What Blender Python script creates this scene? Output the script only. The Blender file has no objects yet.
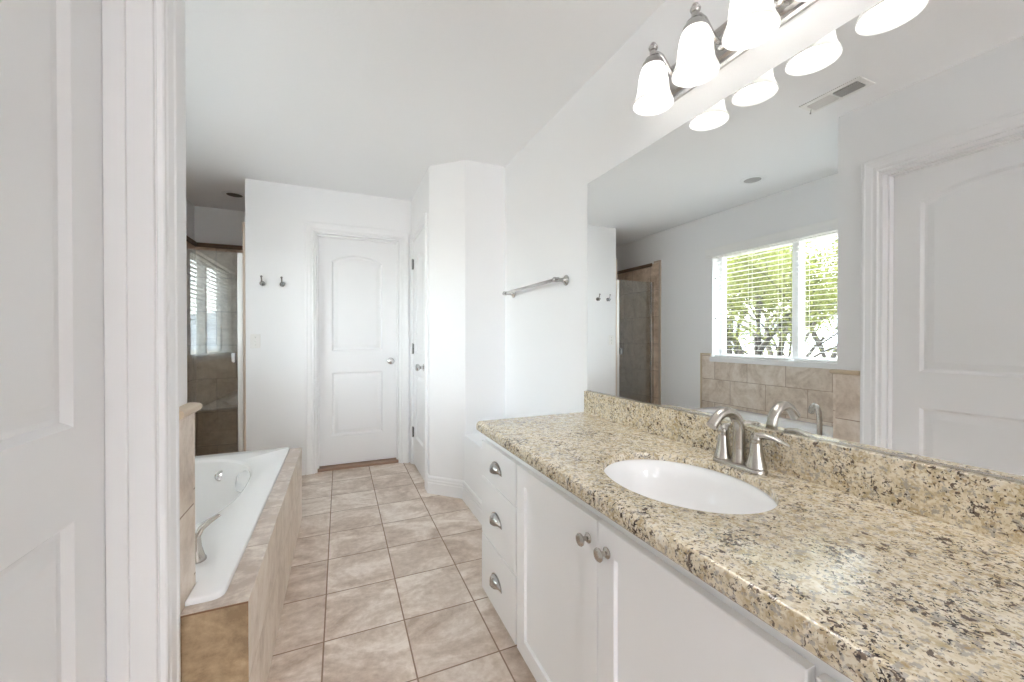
import bpy, bmesh, math, random
from mathutils import Vector, Matrix
R = math.radians
PI = math.pi
SC = bpy.context.scene
COL = SC.collection
random.seed(7)

# ------------------------------------------------------------------ camera
cam_d = bpy.data.cameras.new('camera')
cam_d.sensor_width = 36.0
cam_d.lens = 36.0 * 398.0 / 1024.0
cam_d.clip_start = 0.02
cam_d.clip_end = 500
cam = bpy.data.objects.new('camera', cam_d)
COL.objects.link(cam)
cam.location = (0, 0, 1.158)
cam.rotation_euler = (R(90 - 0.40), 0, R(-23.4))
SC.camera = cam

# ------------------------------------------------------------------ world, sun, exposure
SC.view_settings.view_transform = 'Standard'
SC.view_settings.look = 'None'
SC.view_settings.gamma = 1.0
SC.view_settings.use_curve_mapping = False
SC.view_settings.exposure = 1.90
try:
    SC.cycles.use_denoising = True
    SC.cycles.max_bounces = 20
    SC.cycles.diffuse_bounces = 16
    SC.cycles.glossy_bounces = 6
    SC.cycles.transmission_bounces = 8
    SC.cycles.transparent_max_bounces = 16
    SC.cycles.sample_clamp_indirect = 5.0
    SC.cycles.caustics_reflective = False
    SC.cycles.caustics_refractive = False
except Exception:
    pass
world = bpy.data.worlds.new('world')
SC.world = world
world.use_nodes = True
wn = world.node_tree.nodes
wl = world.node_tree.links
wn.clear()
w_out = wn.new('ShaderNodeOutputWorld')
w_bg = wn.new('ShaderNodeBackground')
w_sky = wn.new('ShaderNodeTexSky')
w_sky.sky_type = 'NISHITA'
w_sky.sun_disc = False
w_sky.sun_elevation = R(52)
w_sky.sun_rotation = R(40)
w_sky.air_density = 1.0
w_sky.dust_density = 2.0
w_bg.inputs['Strength'].default_value = 1.0
w_hs = wn.new('ShaderNodeHueSaturation')
w_hs.inputs['Saturation'].default_value = 0.22
wl.new(w_sky.outputs[0], w_hs.inputs['Color'])
wl.new(w_hs.outputs[0], w_bg.inputs['Color'])
wl.new(w_bg.outputs[0], w_out.inputs['Surface'])

sun_d = bpy.data.lights.new('sun', 'SUN')
sun_d.energy = 5.0
sun_d.angle = R(1.0)
sun_d.color = (1.0, 0.96, 0.88)
sun = bpy.data.objects.new('sun', sun_d)
COL.objects.link(sun)
sun.rotation_euler = (R(38), 0, R(115))

LAMP_BULB = 62.0       # the bulbs in the vanity light

FILL_POWER = 30.0     # fill light added in the entry behind the camera, no fixture

# ------------------------------------------------------------------ main measures
H = 2.44
MX = 1.140        # mirror wall
BY = 3.79         # back wall
CX = 0.615        # closet side wall
LX = -0.390       # wall with the entry door
AY = 1.375        # end wall of the tub alcove
WX = -1.290       # window wall
RY = -5.20        # wall behind the camera
SY = 4.77         # back wall of the shower
WT = 0.12


# ------------------------------------------------------------------ helpers
class MB:
    def __init__(self):
        self.bm = bmesh.new()

    def quad(self, pts, mi=0):
        f = self.bm.faces.new([self.bm.verts.new(p) for p in pts])
        f.material_index = mi
        return f

    def box(self, x0, x1, y0, y1, z0, z1, mi=0):
        v = [self.bm.verts.new(p) for p in ((x0, y0, z0), (x1, y0, z0), (x1, y1, z0), (x0, y1, z0),
                                             (x0, y0, z1), (x1, y0, z1), (x1, y1, z1), (x0, y1, z1))]
        for i in ((0, 3, 2, 1), (4, 5, 6, 7), (0, 1, 5, 4), (1, 2, 6, 5), (2, 3, 7, 6), (3, 0, 4, 7)):
            f = self.bm.faces.new([v[k] for k in i])
            f.material_index = mi
        return v

    def prism(self, pts, z0, z1, mi=0):
        lo = [self.bm.verts.new((p[0], p[1], z0)) for p in pts]
        hi = [self.bm.verts.new((p[0], p[1], z1)) for p in pts]
        n = len(pts)
        for i in range(n):
            f = self.bm.faces.new((lo[i], lo[(i + 1) % n], hi[(i + 1) % n], hi[i]))
            f.material_index = mi
        self.bm.faces.new(list(reversed(lo))).material_index = mi
        self.bm.faces.new(hi).material_index = mi

    def loops(self, rings, close=True, cap0=True, cap1=True, mi=0):
        vs = [[self.bm.verts.new(p) for p in r] for r in rings]
        n = len(vs[0])
        for a, b in zip(vs, vs[1:]):
            for i in range(n if close else n - 1):
                j = (i + 1) % n
                f = self.bm.faces.new((a[i], a[j], b[j], b[i]))
                f.material_index = mi
        if cap0:
            self.bm.faces.new(list(reversed(vs[0]))).material_index = mi
        if cap1:
            self.bm.faces.new(vs[-1]).material_index = mi
        return vs

    def lathe(self, prof, origin=(0, 0, 0), axis=(0, 0, 1), n=24, cap0=True, cap1=True, mi=0, sx=1.0, sy=1.0):
        q = Vector((0, 0, 1)).rotation_difference(Vector(axis).normalized())
        o = Vector(origin)
        rings = []
        for r, h in prof:
            rings.append([o + q @ Vector((r * sx * math.cos(2 * PI * k / n), r * sy * math.sin(2 * PI * k / n), h)) for k in range(n)])
        return self.loops(rings, True, cap0, cap1, mi)

    def tube(self, pts, rad, n=12, mi=0, flat=None):
        pts = [Vector(p) for p in pts]
        m = len(pts)
        if not hasattr(rad, '__len__'):
            rad = [rad] * m
        rings = []
        prev = None
        for i, p in enumerate(pts):
            t = (pts[min(i + 1, m - 1)] - pts[max(i - 1, 0)]).normalized()
            if prev is None:
                ref = Vector((0, 0, 1)) if abs(t.z) < 0.9 else Vector((1, 0, 0))
                u = t.cross(ref).normalized()
            else:
                u = (prev - t * prev.dot(t)).normalized()
            prev = u
            w = t.cross(u).normalized()
            fl = 1.0 if flat is None else flat[i]
            rings.append([p + rad[i] * (math.cos(2 * PI * k / n) * u + fl * math.sin(2 * PI * k / n) * w) for k in range(n)])
        self.loops(rings, True, True, True, mi)

    def ball(self, c, r, n=14, sz=1.0, mi=0):
        prof = [(max(1e-4, r * math.sin(PI * k / 10)), -r * sz * math.cos(PI * k / 10)) for k in range(11)]
        self.lathe(prof, c, n=n, mi=mi)

    def hole_face(self, outer, holes, mi=0, flip=False):
        """flat face with holes; lists of vertices"""
        es = []
        for lp in [outer] + holes:
            for i in range(len(lp)):
                a, b = lp[i], lp[(i + 1) % len(lp)]
                e = self.bm.edges.get((a, b)) or self.bm.edges.new((a, b))
                es.append(e)
        r = bmesh.ops.triangle_fill(self.bm, use_beauty=True, use_dissolve=False, edges=es)
        for g in r['geom']:
            if isinstance(g, bmesh.types.BMFace):
                g.material_index = mi

    def build(self, name, mats, parent=None, loc=None, rotz=0.0, bevel=0.0, seg=2, smooth=None, world=True, angle=35):
        """world=True: the shape is given in world space and the parent sits unrotated at its own location"""
        bm = self.bm
        bmesh.ops.recalc_face_normals(bm, faces=bm.faces[:])
        off = Vector((0, 0, 0))
        if world:
            if parent is not None:
                p = parent
                while p is not None:
                    off += p.location
                    p = p.parent
            elif loc is not None:
                off = Vector(loc)
            if off.length > 0:
                bmesh.ops.translate(bm, verts=bm.verts[:], vec=-off)
        me = bpy.data.meshes.new(name)
        bm.to_mesh(me)
        bm.free()
        if not isinstance(mats, (list, tuple)):
            mats = [mats]
        for m in mats:
            me.materials.append(m)
        o = bpy.data.objects.new(name, me)
        COL.objects.link(o)
        if parent is not None:
            o.parent = parent
        if loc is not None:
            o.location = loc
        o.rotation_euler = (0, 0, rotz)
        if smooth is not None:
            for p in me.polygons:
                p.use_smooth = True
            try:
                me.set_sharp_from_angle(angle=R(angle if smooth is True else smooth))
            except Exception:
                pass
        if bevel > 0:
            b = o.modifiers.new('bevel', 'BEVEL')
            b.width = bevel
            b.segments = seg
            b.limit_method = 'ANGLE'
            b.angle_limit = R(40)
            for p in me.polygons:
                p.use_smooth = True
            try:
                me.set_sharp_from_angle(angle=R(30))
            except Exception:
                pass
            wn_ = o.modifiers.new('normals', 'WEIGHTED_NORMAL')
            wn_.keep_sharp = False
        return o


def tag(o, label=None, cat=None, group=None, kind=None):
    if label:
        o['label'] = label
    if cat:
        o['category'] = cat
    if group:
        o['group'] = group
    if kind:
        o['kind'] = kind
    return o


def thing(name, loc, label, cat, group=None, rotz=0.0):
    o = bpy.data.objects.new(name, None)
    o.empty_display_size = 0.05
    COL.objects.link(o)
    o.location = loc
    o.rotation_euler = (0, 0, rotz)
    return tag(o, label, cat, group)


def struct(o, label=None):
    o['kind'] = 'structure'
    if label:
        o['label'] = label
    return o


# ------------------------------------------------------------------ materials
def new_mat(name):
    m = bpy.data.materials.new(name)
    m.use_nodes = True
    n = m.node_tree.nodes
    n.clear()
    out = n.new('ShaderNodeOutputMaterial')
    return m, n, m.node_tree.links, out


def simple(name, col, rough=0.5, metal=0.0, spec=0.5, bump=None, coat=0.0):
    m, n, l, out = new_mat(name)
    b = n.new('ShaderNodeBsdfPrincipled')
    b.inputs['Base Color'].default_value = (*col, 1)
    b.inputs['Roughness'].default_value = rough
    b.inputs['Metallic'].default_value = metal
    b.inputs['Specular IOR Level'].default_value = spec
    b.inputs['Coat Weight'].default_value = coat
    if bump:
        sc, st, dist = bump
        g = n.new('ShaderNodeNewGeometry')
        t = n.new('ShaderNodeTexNoise')
        t.inputs['Scale'].default_value = sc
        t.inputs['Detail'].default_value = 4
        bp = n.new('ShaderNodeBump')
        bp.inputs['Strength'].default_value = st
        bp.inputs['Distance'].default_value = dist
        l.new(g.outputs['Position'], t.inputs['Vector'])
        l.new(t.outputs['Fac'], bp.inputs['Height'])
        l.new(bp.outputs[0], b.inputs['Normal'])
    l.new(b.outputs[0], out.inputs['Surface'])
    return m


def ramp(n, stops, interp='LINEAR'):
    r = n.new('ShaderNodeValToRGB')
    r.color_ramp.interpolation = interp
    e = r.color_ramp.elements
    while len(e) < len(stops):
        e.new(0.5)
    for k, (p, c) in enumerate(stops):
        e[k].position = p
        e[k].color = (*c, 1)
    return r


def tile_mat(name, ax_u, ax_v, su, sv, ou, ov, bond, dark, mid, light, grout, gw=0.004, rough=0.35, seed=0.0, vein=3.0):
    """stone tile laid on world axes: ax_u, ax_v in 'XYZ'; running bond when bond > 0"""
    m, n, l, out = new_mat(name)

    def math_(op, a, b=None, c=None):
        k = n.new('ShaderNodeMath')
        k.operation = op
        for i, v in enumerate((a, b, c)):
            if v is None:
                continue
            if isinstance(v, (int, float)):
                k.inputs[i].default_value = v
            else:
                l.new(v, k.inputs[i])
        return k.outputs[0]
    g = n.new('ShaderNodeNewGeometry')
    s = n.new('ShaderNodeSeparateXYZ')
    l.new(g.outputs['Position'], s.inputs[0])
    u = math_('DIVIDE', math_('SUBTRACT', s.outputs['XYZ'.index(ax_u)], ou), su)
    v = math_('DIVIDE', math_('SUBTRACT', s.outputs['XYZ'.index(ax_v)], ov), sv)
    rv = math_('FLOOR', v)
    if bond > 0:
        odd = math_('MODULO', math_('ABSOLUTE', rv), 2.0)
        u = math_('ADD', u, math_('MULTIPLY', odd, bond))
    ru = math_('FLOOR', u)
    fu = math_('SUBTRACT', u, ru)
    fv = math_('SUBTRACT', v, rv)
    du = math_('MULTIPLY', math_('MINIMUM', fu, math_('SUBTRACT', 1.0, fu)), su)
    dv = math_('MULTIPLY', math_('MINIMUM', fv, math_('SUBTRACT', 1.0, fv)), sv)
    d = math_('MINIMUM', du, dv)
    mr = n.new('ShaderNodeMapRange')
    mr.interpolation_type = 'SMOOTHSTEP'
    mr.inputs['From Min'].default_value = gw * 0.35
    mr.inputs['From Max'].default_value = gw * 0.75
    l.new(d, mr.inputs['Value'])
    cb = n.new('ShaderNodeCombineXYZ')
    l.new(ru, cb.inputs[0])
    l.new(rv, cb.inputs[1])
    cb.inputs[2].default_value = seed
    wnz = n.new('ShaderNodeTexWhiteNoise')
    wnz.noise_dimensions = '3D'
    l.new(cb.outputs[0], wnz.inputs['Vector'])
    # every tile is its own cut of stone
    vm = n.new('ShaderNodeVectorMath')
    vm.operation = 'MULTIPLY_ADD'
    vm.inputs[1].default_value = (7, 7, 7)
    l.new(wnz.outputs['Color'], vm.inputs[0])
    l.new(g.outputs['Position'], vm.inputs[2])
    mp = n.new('ShaderNodeMapping')
    mp.inputs['Rotation'].default_value = (0.6, 0.5, 0.7)
    mp.inputs['Scale'].default_value = (0.85, 1.45, 1.15)
    l.new(vm.outputs[0], mp.inputs['Vector'])
    n1 = n.new('ShaderNodeTexNoise')
    n1.inputs['Scale'].default_value = vein
    n1.inputs['Detail'].default_value = 9
    n1.inputs['Roughness'].default_value = 0.62
    n1.inputs['Distortion'].default_value = 1.6
    l.new(mp.outputs[0], n1.inputs['Vector'])
    n2 = n.new('ShaderNodeTexNoise')
    n2.inputs['Scale'].default_value = vein * 9
    n2.inputs['Detail'].default_value = 6
    n2.inputs['Roughness'].default_value = 0.7
    l.new(vm.outputs[0], n2.inputs['Vector'])
    f = math_('ADD', math_('MULTIPLY', n1.outputs['Fac'], 0.66), math_('MULTIPLY', n2.outputs['Fac'], 0.34))
    f = math_('ADD', f, math_('MULTIPLY', math_('SUBTRACT', wnz.outputs['Value'], 0.5), 0.10))
    rp = ramp(n, [(0.36, dark), (0.49, mid), (0.62, light)])
    l.new(f, rp.inputs[0])
    mx = n.new('ShaderNodeMix')
    mx.data_type = 'RGBA'
    l.new(mr.outputs[0], mx.inputs['Factor'])
    mx.inputs[6].default_value = (*grout, 1)
    l.new(rp.outputs[0], mx.inputs[7])
    b = n.new('ShaderNodeBsdfPrincipled')
    l.new(mx.outputs[2], b.inputs['Base Color'])
    rr = math_('SUBTRACT', 0.85, math_('MULTIPLY', mr.outputs[0], 0.85 - rough))
    l.new(rr, b.inputs['Roughness'])
    bp = n.new('ShaderNodeBump')
    bp.inputs['Strength'].default_value = 0.5
    bp.inputs['Distance'].default_value = 0.002
    l.new(math_('ADD', mr.outputs[0], math_('MULTIPLY', n2.outputs['Fac'], 0.15)), bp.inputs['Height'])
    l.new(bp.outputs[0], b.inputs['Normal'])
    l.new(b.outputs[0], out.inputs['Surface'])
    return m


def granite_mat():
    m, n, l, out = new_mat('granite')
    g = n.new('ShaderNodeNewGeometry')

    def noise(scale, detail=4, rough=0.6, off=0.0, dist=0.0):
        t = n.new('ShaderNodeTexNoise')
        t.inputs['Scale'].default_value = scale
        t.inputs['Detail'].default_value = detail
        t.inputs['Roughness'].default_value = rough
        t.inputs['Distortion'].default_value = dist
        a = n.new('ShaderNodeVectorMath')
        a.operation = 'ADD'
        a.inputs[1].default_value = (off, off * 0.7, off * 1.3)
        l.new(g.outputs['Position'], a.inputs[0])
        l.new(a.outputs[0], t.inputs['Vector'])
        return t.outputs['Fac']

    def mth(op, a, b):
        k = n.new('ShaderNodeMath')
        k.operation = op
        for i, v in enumerate((a, b)):
            if isinstance(v, (int, float)):
                k.inputs[i].default_value = v
            else:
                l.new(v, k.inputs[i])
        return k.outputs[0]

    def step(v, lo, hi):
        k = n.new('ShaderNodeMapRange')
        k.interpolation_type = 'SMOOTHSTEP'
        k.inputs['From Min'].default_value = lo
        k.inputs['From Max'].default_value = hi
        l.new(v, k.inputs['Value'])
        return k.outputs[0]

    def mix(fac, a, b, amt=1.0):
        k = n.new('ShaderNodeMix')
        k.data_type = 'RGBA'
        l.new(mth('MULTIPLY', fac, amt), k.inputs['Factor'])
        l.new(a, k.inputs[6])
        if isinstance(b, tuple):
            k.inputs[7].default_value = (*b, 1)
        else:
            l.new(b, k.inputs[7])
        return k.outputs[2]
    base = ramp(n, [(0.33, (0.47, 0.37, 0.22)), (0.46, (0.64, 0.55, 0.39)), (0.58, (0.76, 0.68, 0.54)), (0.72, (0.76, 0.72, 0.64))])
    l.new(noise(38, 5, 0.65), base.inputs[0])
    c = base.outputs[0]
    # crystals
    v = n.new('ShaderNodeTexVoronoi')
    v.inputs['Scale'].default_value = 210
    l.new(g.outputs['Position'], v.inputs['Vector'])
    sv = n.new('ShaderNodeSeparateColor')
    l.new(v.outputs['Color'], sv.inputs[0])
    c = mix(mth('GREATER_THAN', sv.outputs[0], 0.72), c, (0.80, 0.75, 0.63), 0.55)
    c = mix(mth('LESS_THAN', sv.outputs[1], 0.22), c, (0.42, 0.32, 0.19), 0.55)
    c = mix(step(noise(60, 3, 0.6, 5.1), 0.60, 0.66), c, (0.34, 0.22, 0.10), 0.60)
    c = mix(step(noise(85, 3, 0.6, 9.3), 0.56, 0.61), c, (0.33, 0.31, 0.29), 0.70)
    # dark mica flecks gathered in clusters
    cl = mth('MULTIPLY', mth('SUBTRACT', noise(13, 3, 0.6, 2.2), 0.5), 0.28)
    c = mix(step(mth('ADD', noise(80, 4, 0.62, 3.7, 0.6), cl), 0.600, 0.620), c, (0.085, 0.055, 0.042), 0.9)
    c = mix(step(mth('ADD', noise(170, 2, 0.6, 7.9, 0.4), cl), 0.625, 0.645), c, (0.030, 0.022, 0.022), 0.95)
    b = n.new('ShaderNodeBsdfPrincipled')
    l.new(c, b.inputs['Base Color'])
    b.inputs['Roughness'].default_value = 0.20
    b.inputs['Specular IOR Level'].default_value = 0.6
    l.new(b.outputs[0], out.inputs['Surface'])
    return m


def glass_mat(name, tint=(0.93, 0.96, 0.95), refl=1.0, ior=1.52):
    """clear sheet: straight-through transmission plus the surface's own reflection"""
    m, n, l, out = new_mat(name)
    t = n.new('ShaderNodeBsdfTransparent')
    t.inputs[0].default_value = (*tint, 1)
    gl = n.new('ShaderNodeBsdfGlossy')
    gl.inputs['Roughness'].default_value = 0.0
    gl.inputs['Color'].default_value = (refl, refl, refl, 1)
    fr = n.new('ShaderNodeFresnel')
    # both faces of the sheet reflect alike: the far face is met from inside
    geo = n.new('ShaderNodeNewGeometry')
    mi_ = n.new('ShaderNodeMapRange')
    mi_.inputs['To Min'].default_value = ior
    mi_.inputs['To Max'].default_value = 1.0 / ior
    l.new(geo.outputs['Backfacing'], mi_.inputs['Value'])
    l.new(mi_.outputs[0], fr.inputs['IOR'])
    mx = n.new('ShaderNodeMixShader')
    l.new(fr.outputs[0], mx.inputs[0])
    l.new(t.outputs[0], mx.inputs[1])
    l.new(gl.outputs[0], mx.inputs[2])
    l.new(mx.outputs[0], out.inputs['Surface'])
    return m


def shade_mat():
    m, n, l, out = new_mat('frosted_shade_glass')
    d = n.new('ShaderNodeBsdfDiffuse')
    d.inputs[0].default_value = (0.9, 0.9, 0.89, 1)
    t = n.new('ShaderNodeBsdfTranslucent')
    t.inputs[0].default_value = (0.95, 0.94, 0.92, 1)
    mx = n.new('ShaderNodeMixShader')
    mx.inputs[0].default_value = 0.5
    l.new(d.outputs[0], mx.inputs[1])
    l.new(t.outputs[0], mx.inputs[2])
    g = n.new('ShaderNodeBsdfGlossy')
    g.inputs['Roughness'].default_value = 0.15
    m2 = n.new('ShaderNodeMixShader')
    m2.inputs[0].default_value = 0.04
    l.new(mx.outputs[0], m2.inputs[1])
    l.new(g.outputs[0], m2.inputs[2])
    l.new(m2.outputs[0], out.inputs['Surface'])
    return m


def emit_mat(name, col, s):
    m, n, l, out = new_mat(name)
    e = n.new('ShaderNodeEmission')
    e.inputs[0].default_value = (*col, 1)
    e.inputs[1].default_value = s
    l.new(e.outputs[0], out.inputs['Surface'])
    return m


def leaf_mat(name, c1, c2):
    m, n, l, out = new_mat(name)
    oi = n.new('ShaderNodeNewGeometry')
    r = ramp(n, [(0.0, c1), (1.0, c2)])
    l.new(oi.outputs['Random Per Island'], r.inputs[0])
    d = n.new('ShaderNodeBsdfDiffuse')
    t = n.new('ShaderNodeBsdfTranslucent')
    l.new(r.outputs[0], d.inputs[0])
    l.new(r.outputs[0], t.inputs[0])
    mx = n.new('ShaderNodeMixShader')
    mx.inputs[0].default_value = 0.5
    l.new(d.outputs[0], mx.inputs[1])
    l.new(t.outputs[0], mx.inputs[2])
    l.new(mx.outputs[0], out.inputs['Surface'])
    return m


M_WALL = simple('wall_paint', (0.88, 0.885, 0.895), 0.55, spec=0.25, bump=(140, 0.12, 0.002))
M_CEIL = simple('ceiling_paint', (0.90, 0.905, 0.915), 0.7, spec=0.2, bump=(55, 0.25, 0.004))
M_TRIM = simple('trim_paint', (0.87, 0.875, 0.885), 0.30, spec=0.45)
M_DOOR = simple('door_paint', (0.86, 0.865, 0.875), 0.35, spec=0.45)
M_CAB = simple('cabinet_paint', (0.87, 0.88, 0.89), 0.32, spec=0.45)
M_DARK = simple('pin_dark', (0.10, 0.10, 0.10), 0.8)  # dark grey of the blind's bracket pins
M_NICKEL = simple('brushed_nickel', (0.49, 0.46, 0.42), 0.26, 1.0)
M_DKCHROME = simple('dark_chrome', (0.36, 0.355, 0.35), 0.14, 1.0)
M_FIXT = simple('fixture_nickel', (0.50, 0.49, 0.48), 0.2, 1.0)
M_CHROME = simple('satin_chrome', (0.66, 0.655, 0.65), 0.16, 1.0)
M_MIRROR = simple('mirror_silver', (0.90, 0.91, 0.905), 0.0, 1.0)
M_EDGE = simple('mirror_edge', (0.55, 0.60, 0.58), 0.15, 0.3)
M_CERAMIC = simple('white_ceramic', (0.90, 0.90, 0.90), 0.08, spec=0.5)
M_ACRYL = simple('white_acrylic', (0.90, 0.905, 0.91), 0.10, spec=0.5)
M_PLASTIC = simple('white_plastic', (0.85, 0.845, 0.83), 0.4)
M_BLIND = simple('blind_white', (0.88, 0.88, 0.87), 0.4)
M_BULL = simple('bullnose_stone', (0.60, 0.49, 0.35), 0.35, bump=(60, 0.2, 0.002))
M_BULLP = simple('edge_stone', (0.55, 0.45, 0.37), 0.4, bump=(60, 0.2, 0.002))
M_WOOD = simple('threshold_wood', (0.34, 0.22, 0.155), 0.5)
M_BLACK = simple('shade_black', (0.02, 0.02, 0.02), 0.7)
M_GRANITE = granite_mat()
M_GLASS = glass_mat('clear_glass')
M_SHGLASS = glass_mat('shower_glass', (0.90, 0.93, 0.92), 1.0, 2.0)
M_SHADE = shade_mat()
M_BULB = emit_mat('bulb_glow', (1.0, 0.985, 0.97), LAMP_BULB)
M_BARK = simple('bark', (0.022, 0.017, 0.014), 0.9, bump=(20, 0.5, 0.01))
M_LEAF = leaf_mat('leaf_yellow_green', (0.085, 0.098, 0.018), (0.19, 0.20, 0.070))
M_LEAF2 = leaf_mat('leaf_mid_green', (0.07, 0.10, 0.03), (0.13, 0.17, 0.06))
M_YUCCA = leaf_mat('leaf_yucca', (0.04, 0.065, 0.03), (0.09, 0.125, 0.055))
M_GROUND = simple('pale_gravel', (0.30, 0.275, 0.24), 0.9, bump=(30, 0.6, 0.02))
M_HILL = simple('hill_scrub', (0.26, 0.29, 0.33), 1.0)

T_D, T_M, T_L = (0.53, 0.43, 0.345), (0.70, 0.60, 0.505), (0.82, 0.74, 0.66)
T_G = (0.36, 0.27, 0.205)
M_FLOOR = tile_mat('floor_tile', 'X', 'Y', 0.299, 0.307, 0.240, 1.670, 0.0, (0.45, 0.345, 0.27), (0.63, 0.525, 0.44), (0.84, 0.76, 0.685), (0.29, 0.20, 0.14), 0.005, 0.30, 1.0, 3.4)
M_TILE_YZ = tile_mat('wall_tile_side', 'Y', 'Z', 0.356, 0.240, 2.934, 0.735, 0.5, T_D, T_M, T_L, T_G, 0.004, 0.35, 2.0, 3.4)
M_TILE_XZ = tile_mat('wall_tile_end', 'X', 'Z', 0.356, 0.240, -0.39, 0.735, 0.5, T_D, T_M, T_L, T_G, 0.004, 0.35, 3.0, 3.4)
M_TILE_PANEL = tile_mat('wall_tile_panel', 'Y', 'Z', 0.356, 0.330, 1.17, 0.695, 0.0, T_D, T_M, T_L, T_G, 0.004, 0.35, 4.0, 3.4)
M_TILE_APRON = tile_mat('apron_tile', 'Y', 'Z', 0.330, 0.330, 1.26, 0.235, 0.5, T_D, T_M, T_L, (0.62, 0.54, 0.46), 0.003, 0.35, 5.0, 3.4)
M_TILE_DECK = tile_mat('deck_tile', 'Y', 'X', 0.330, 0.330, 1.26, -0.225, 0.0, T_D, (0.54, 0.45, 0.39), T_L, T_G, 0.003, 0.30, 6.0, 3.4)
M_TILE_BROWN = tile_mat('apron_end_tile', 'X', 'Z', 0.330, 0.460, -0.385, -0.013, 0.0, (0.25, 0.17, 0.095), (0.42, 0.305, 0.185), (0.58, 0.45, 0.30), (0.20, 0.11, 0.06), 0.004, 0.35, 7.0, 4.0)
M_SHW_YZ = tile_mat('shower_tile_side', 'Y', 'Z', 0.330, 0.330, 3.70, 0.1, 0.5, (0.48, 0.35, 0.25), (0.66, 0.51, 0.39), (0.80, 0.65, 0.52), T_G, 0.004, 0.35, 8.0, 3.4)
M_SHW_XZ = tile_mat('shower_tile_end', 'X', 'Z', 0.330, 0.330, -1.28, 0.1, 0.5, (0.48, 0.35, 0.25), (0.66, 0.51, 0.39), (0.80, 0.65, 0.52), T_G, 0.004, 0.35, 9.0, 3.4)

# ------------------------------------------------------------------ room shell
b = MB(); b.box(-1.55, 1.35, -5.4, 5.0, -0.06, 0.0)
struct(b.build('floor', M_FLOOR))
b = MB(); b.box(-1.55, 1.35, -5.4, 5.0, H, H + 0.08)
struct(b.build('ceiling', M_CEIL))

b = MB(); b.box(MX, MX + WT, RY - WT, 2.90, 0, H)
struct(b.build('wall_right', M_WALL))

# wall with the back door
D2 = (-0.195, 0.515, 2.075)          # opening x0, x1, top
b = MB()
prof_ = [(-0.695, 0), (D2[0], 0), (D2[0], D2[2]), (D2[1], D2[2]), (D2[1], 0), (0.735, 0), (0.735, H), (-0.695, H)]
b.loops([[(x, BY, z) for x, z in prof_], [(x, BY + WT, z) for x, z in prof_]])
struct(b.build('wall_back', M_WALL))

# closet: return wall, slanted wall, side wall with a door
D3 = (3.115, 3.715, 2.05)            # opening y0, y1, top
b = MB()
b.prism([(MX, 2.765), (0.83, 2.765), (CX, 2.98), (CX, D3[0]), (CX + WT, D3[0]), (CX + WT, 3.03), (0.88, 2.885), (MX, 2.885)], 0, H)
b.box(CX, CX + WT, D3[1], BY, 0, H)
b.box(CX, CX + WT, D3[0], D3[1], D3[2], H)
struct(b.build('wall_closet', M_WALL))
# low white ledge under the towel bar
b = MB(); b.box(0.82, MX, 1.73, 2.765, 0, 0.467)
struct(b.build('wall_ledge', M_WALL, bevel=0.008))

# wall with the entry door, and the tub alcove's end wall
D1 = (0.335, 1.180, 2.050)           # opening y0, y1, top
b = MB()
prof_ = [(RY - WT, 0), (D1[0], 0), (D1[0], D1[2]), (D1[1], D1[2]), (D1[1], 0), (AY, 0), (AY, H), (RY - WT, H)]
b.loops([[(LX, y, z) for y, z in prof_], [(LX - WT, y, z) for y, z in prof_]])
struct(b.build('wall_left', M_WALL))
b = MB(); b.box(WX - 0.16, LX - WT, AY - WT, AY, 0, H)
struct(b.build('wall_alcove', M_WALL))

# window wall
WY0, WY1, WZ0, WZ1 = 1.42, 2.975, 0.945, 2.035
b = MB()
b.box(WX - 0.16, WX, AY, WY0, 0, H)
b.box(WX - 0.16, WX, WY1, SY + WT, 0, H)
b.box(WX - 0.16, WX, WY0, WY1, 0, WZ0)
b.box(WX - 0.16, WX, WY0, WY1, WZ1, H)
struct(b.build('wall_window', M_WALL))

# unseen outer shell, added to stop daylight leaking under the back door
b = MB()
b.box(MX + 0.001, MX + WT, 2.90, SY + WT, 0, H)
b.box(0.0, MX + WT, SY, SY + WT, 0, H)
struct(b.build('wall_outer', M_WALL))

# shower walls
b = MB()
b.box(WX, 0.0, SY, SY + WT, 0, H)
b.box(-0.42, -0.30, BY + WT, SY, 0, H)
struct(b.build('wall_shower', M_WALL))
b = MB()
b.box(WX, WX + 0.012, 3.715, SY - 0.012, 0, 2.075, 0)
b.box(WX, -0.42, SY - 0.012, SY, 0, 2.075, 1)
b.box(-0.432, -0.42, BY + WT + 0.012, SY - 0.012, 0, 2.075, 0)
b.box(-0.695, -0.432, BY + WT, BY + WT + 0.012, 0, 2.075, 1)
struct(b.build('wall_shower_tile', [M_SHW_YZ, M_SHW_XZ]))
b = MB()
b.box(WX + 0.012, WX + 0.026, 3.83, SY - 0.026, 2.045, 2.085)
b.box(WX + 0.012, -0.44, SY - 0.026, SY - 0.012, 2.045, 2.085)
struct(b.build('trim_1', simple('dark_border_stone', (0.16, 0.10, 0.06), 0.4)), 'dark stone border along the top of the shower tile')
b = MB()
b.box(WX, WX + 0.020, 3.690, 3.715, 0, 2.10)
b.box(WX, WX + 0.020, 3.715, 3.80, 2.075, 2.10)
b.box(-0.713, -0.6955, BY - 0.002, BY + WT, 0, 2.09)
struct(b.build('trim_2', M_BULLP, bevel=0.004), 'stone edging around the shower opening')
# shower curb
b = MB(); b.box(WX + 0.013, -0.736, BY - 0.02, BY + WT - 0.01, 0, 0.10)
struct(b.build('trim_3', M_BULLP, bevel=0.006), 'stone curb across the shower opening')

# wall behind the camera
b = MB(); b.box(LX - WT, MX + WT, RY - WT, RY, 0, H)
struct(b.build('wall_rear', M_WALL))

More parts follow.
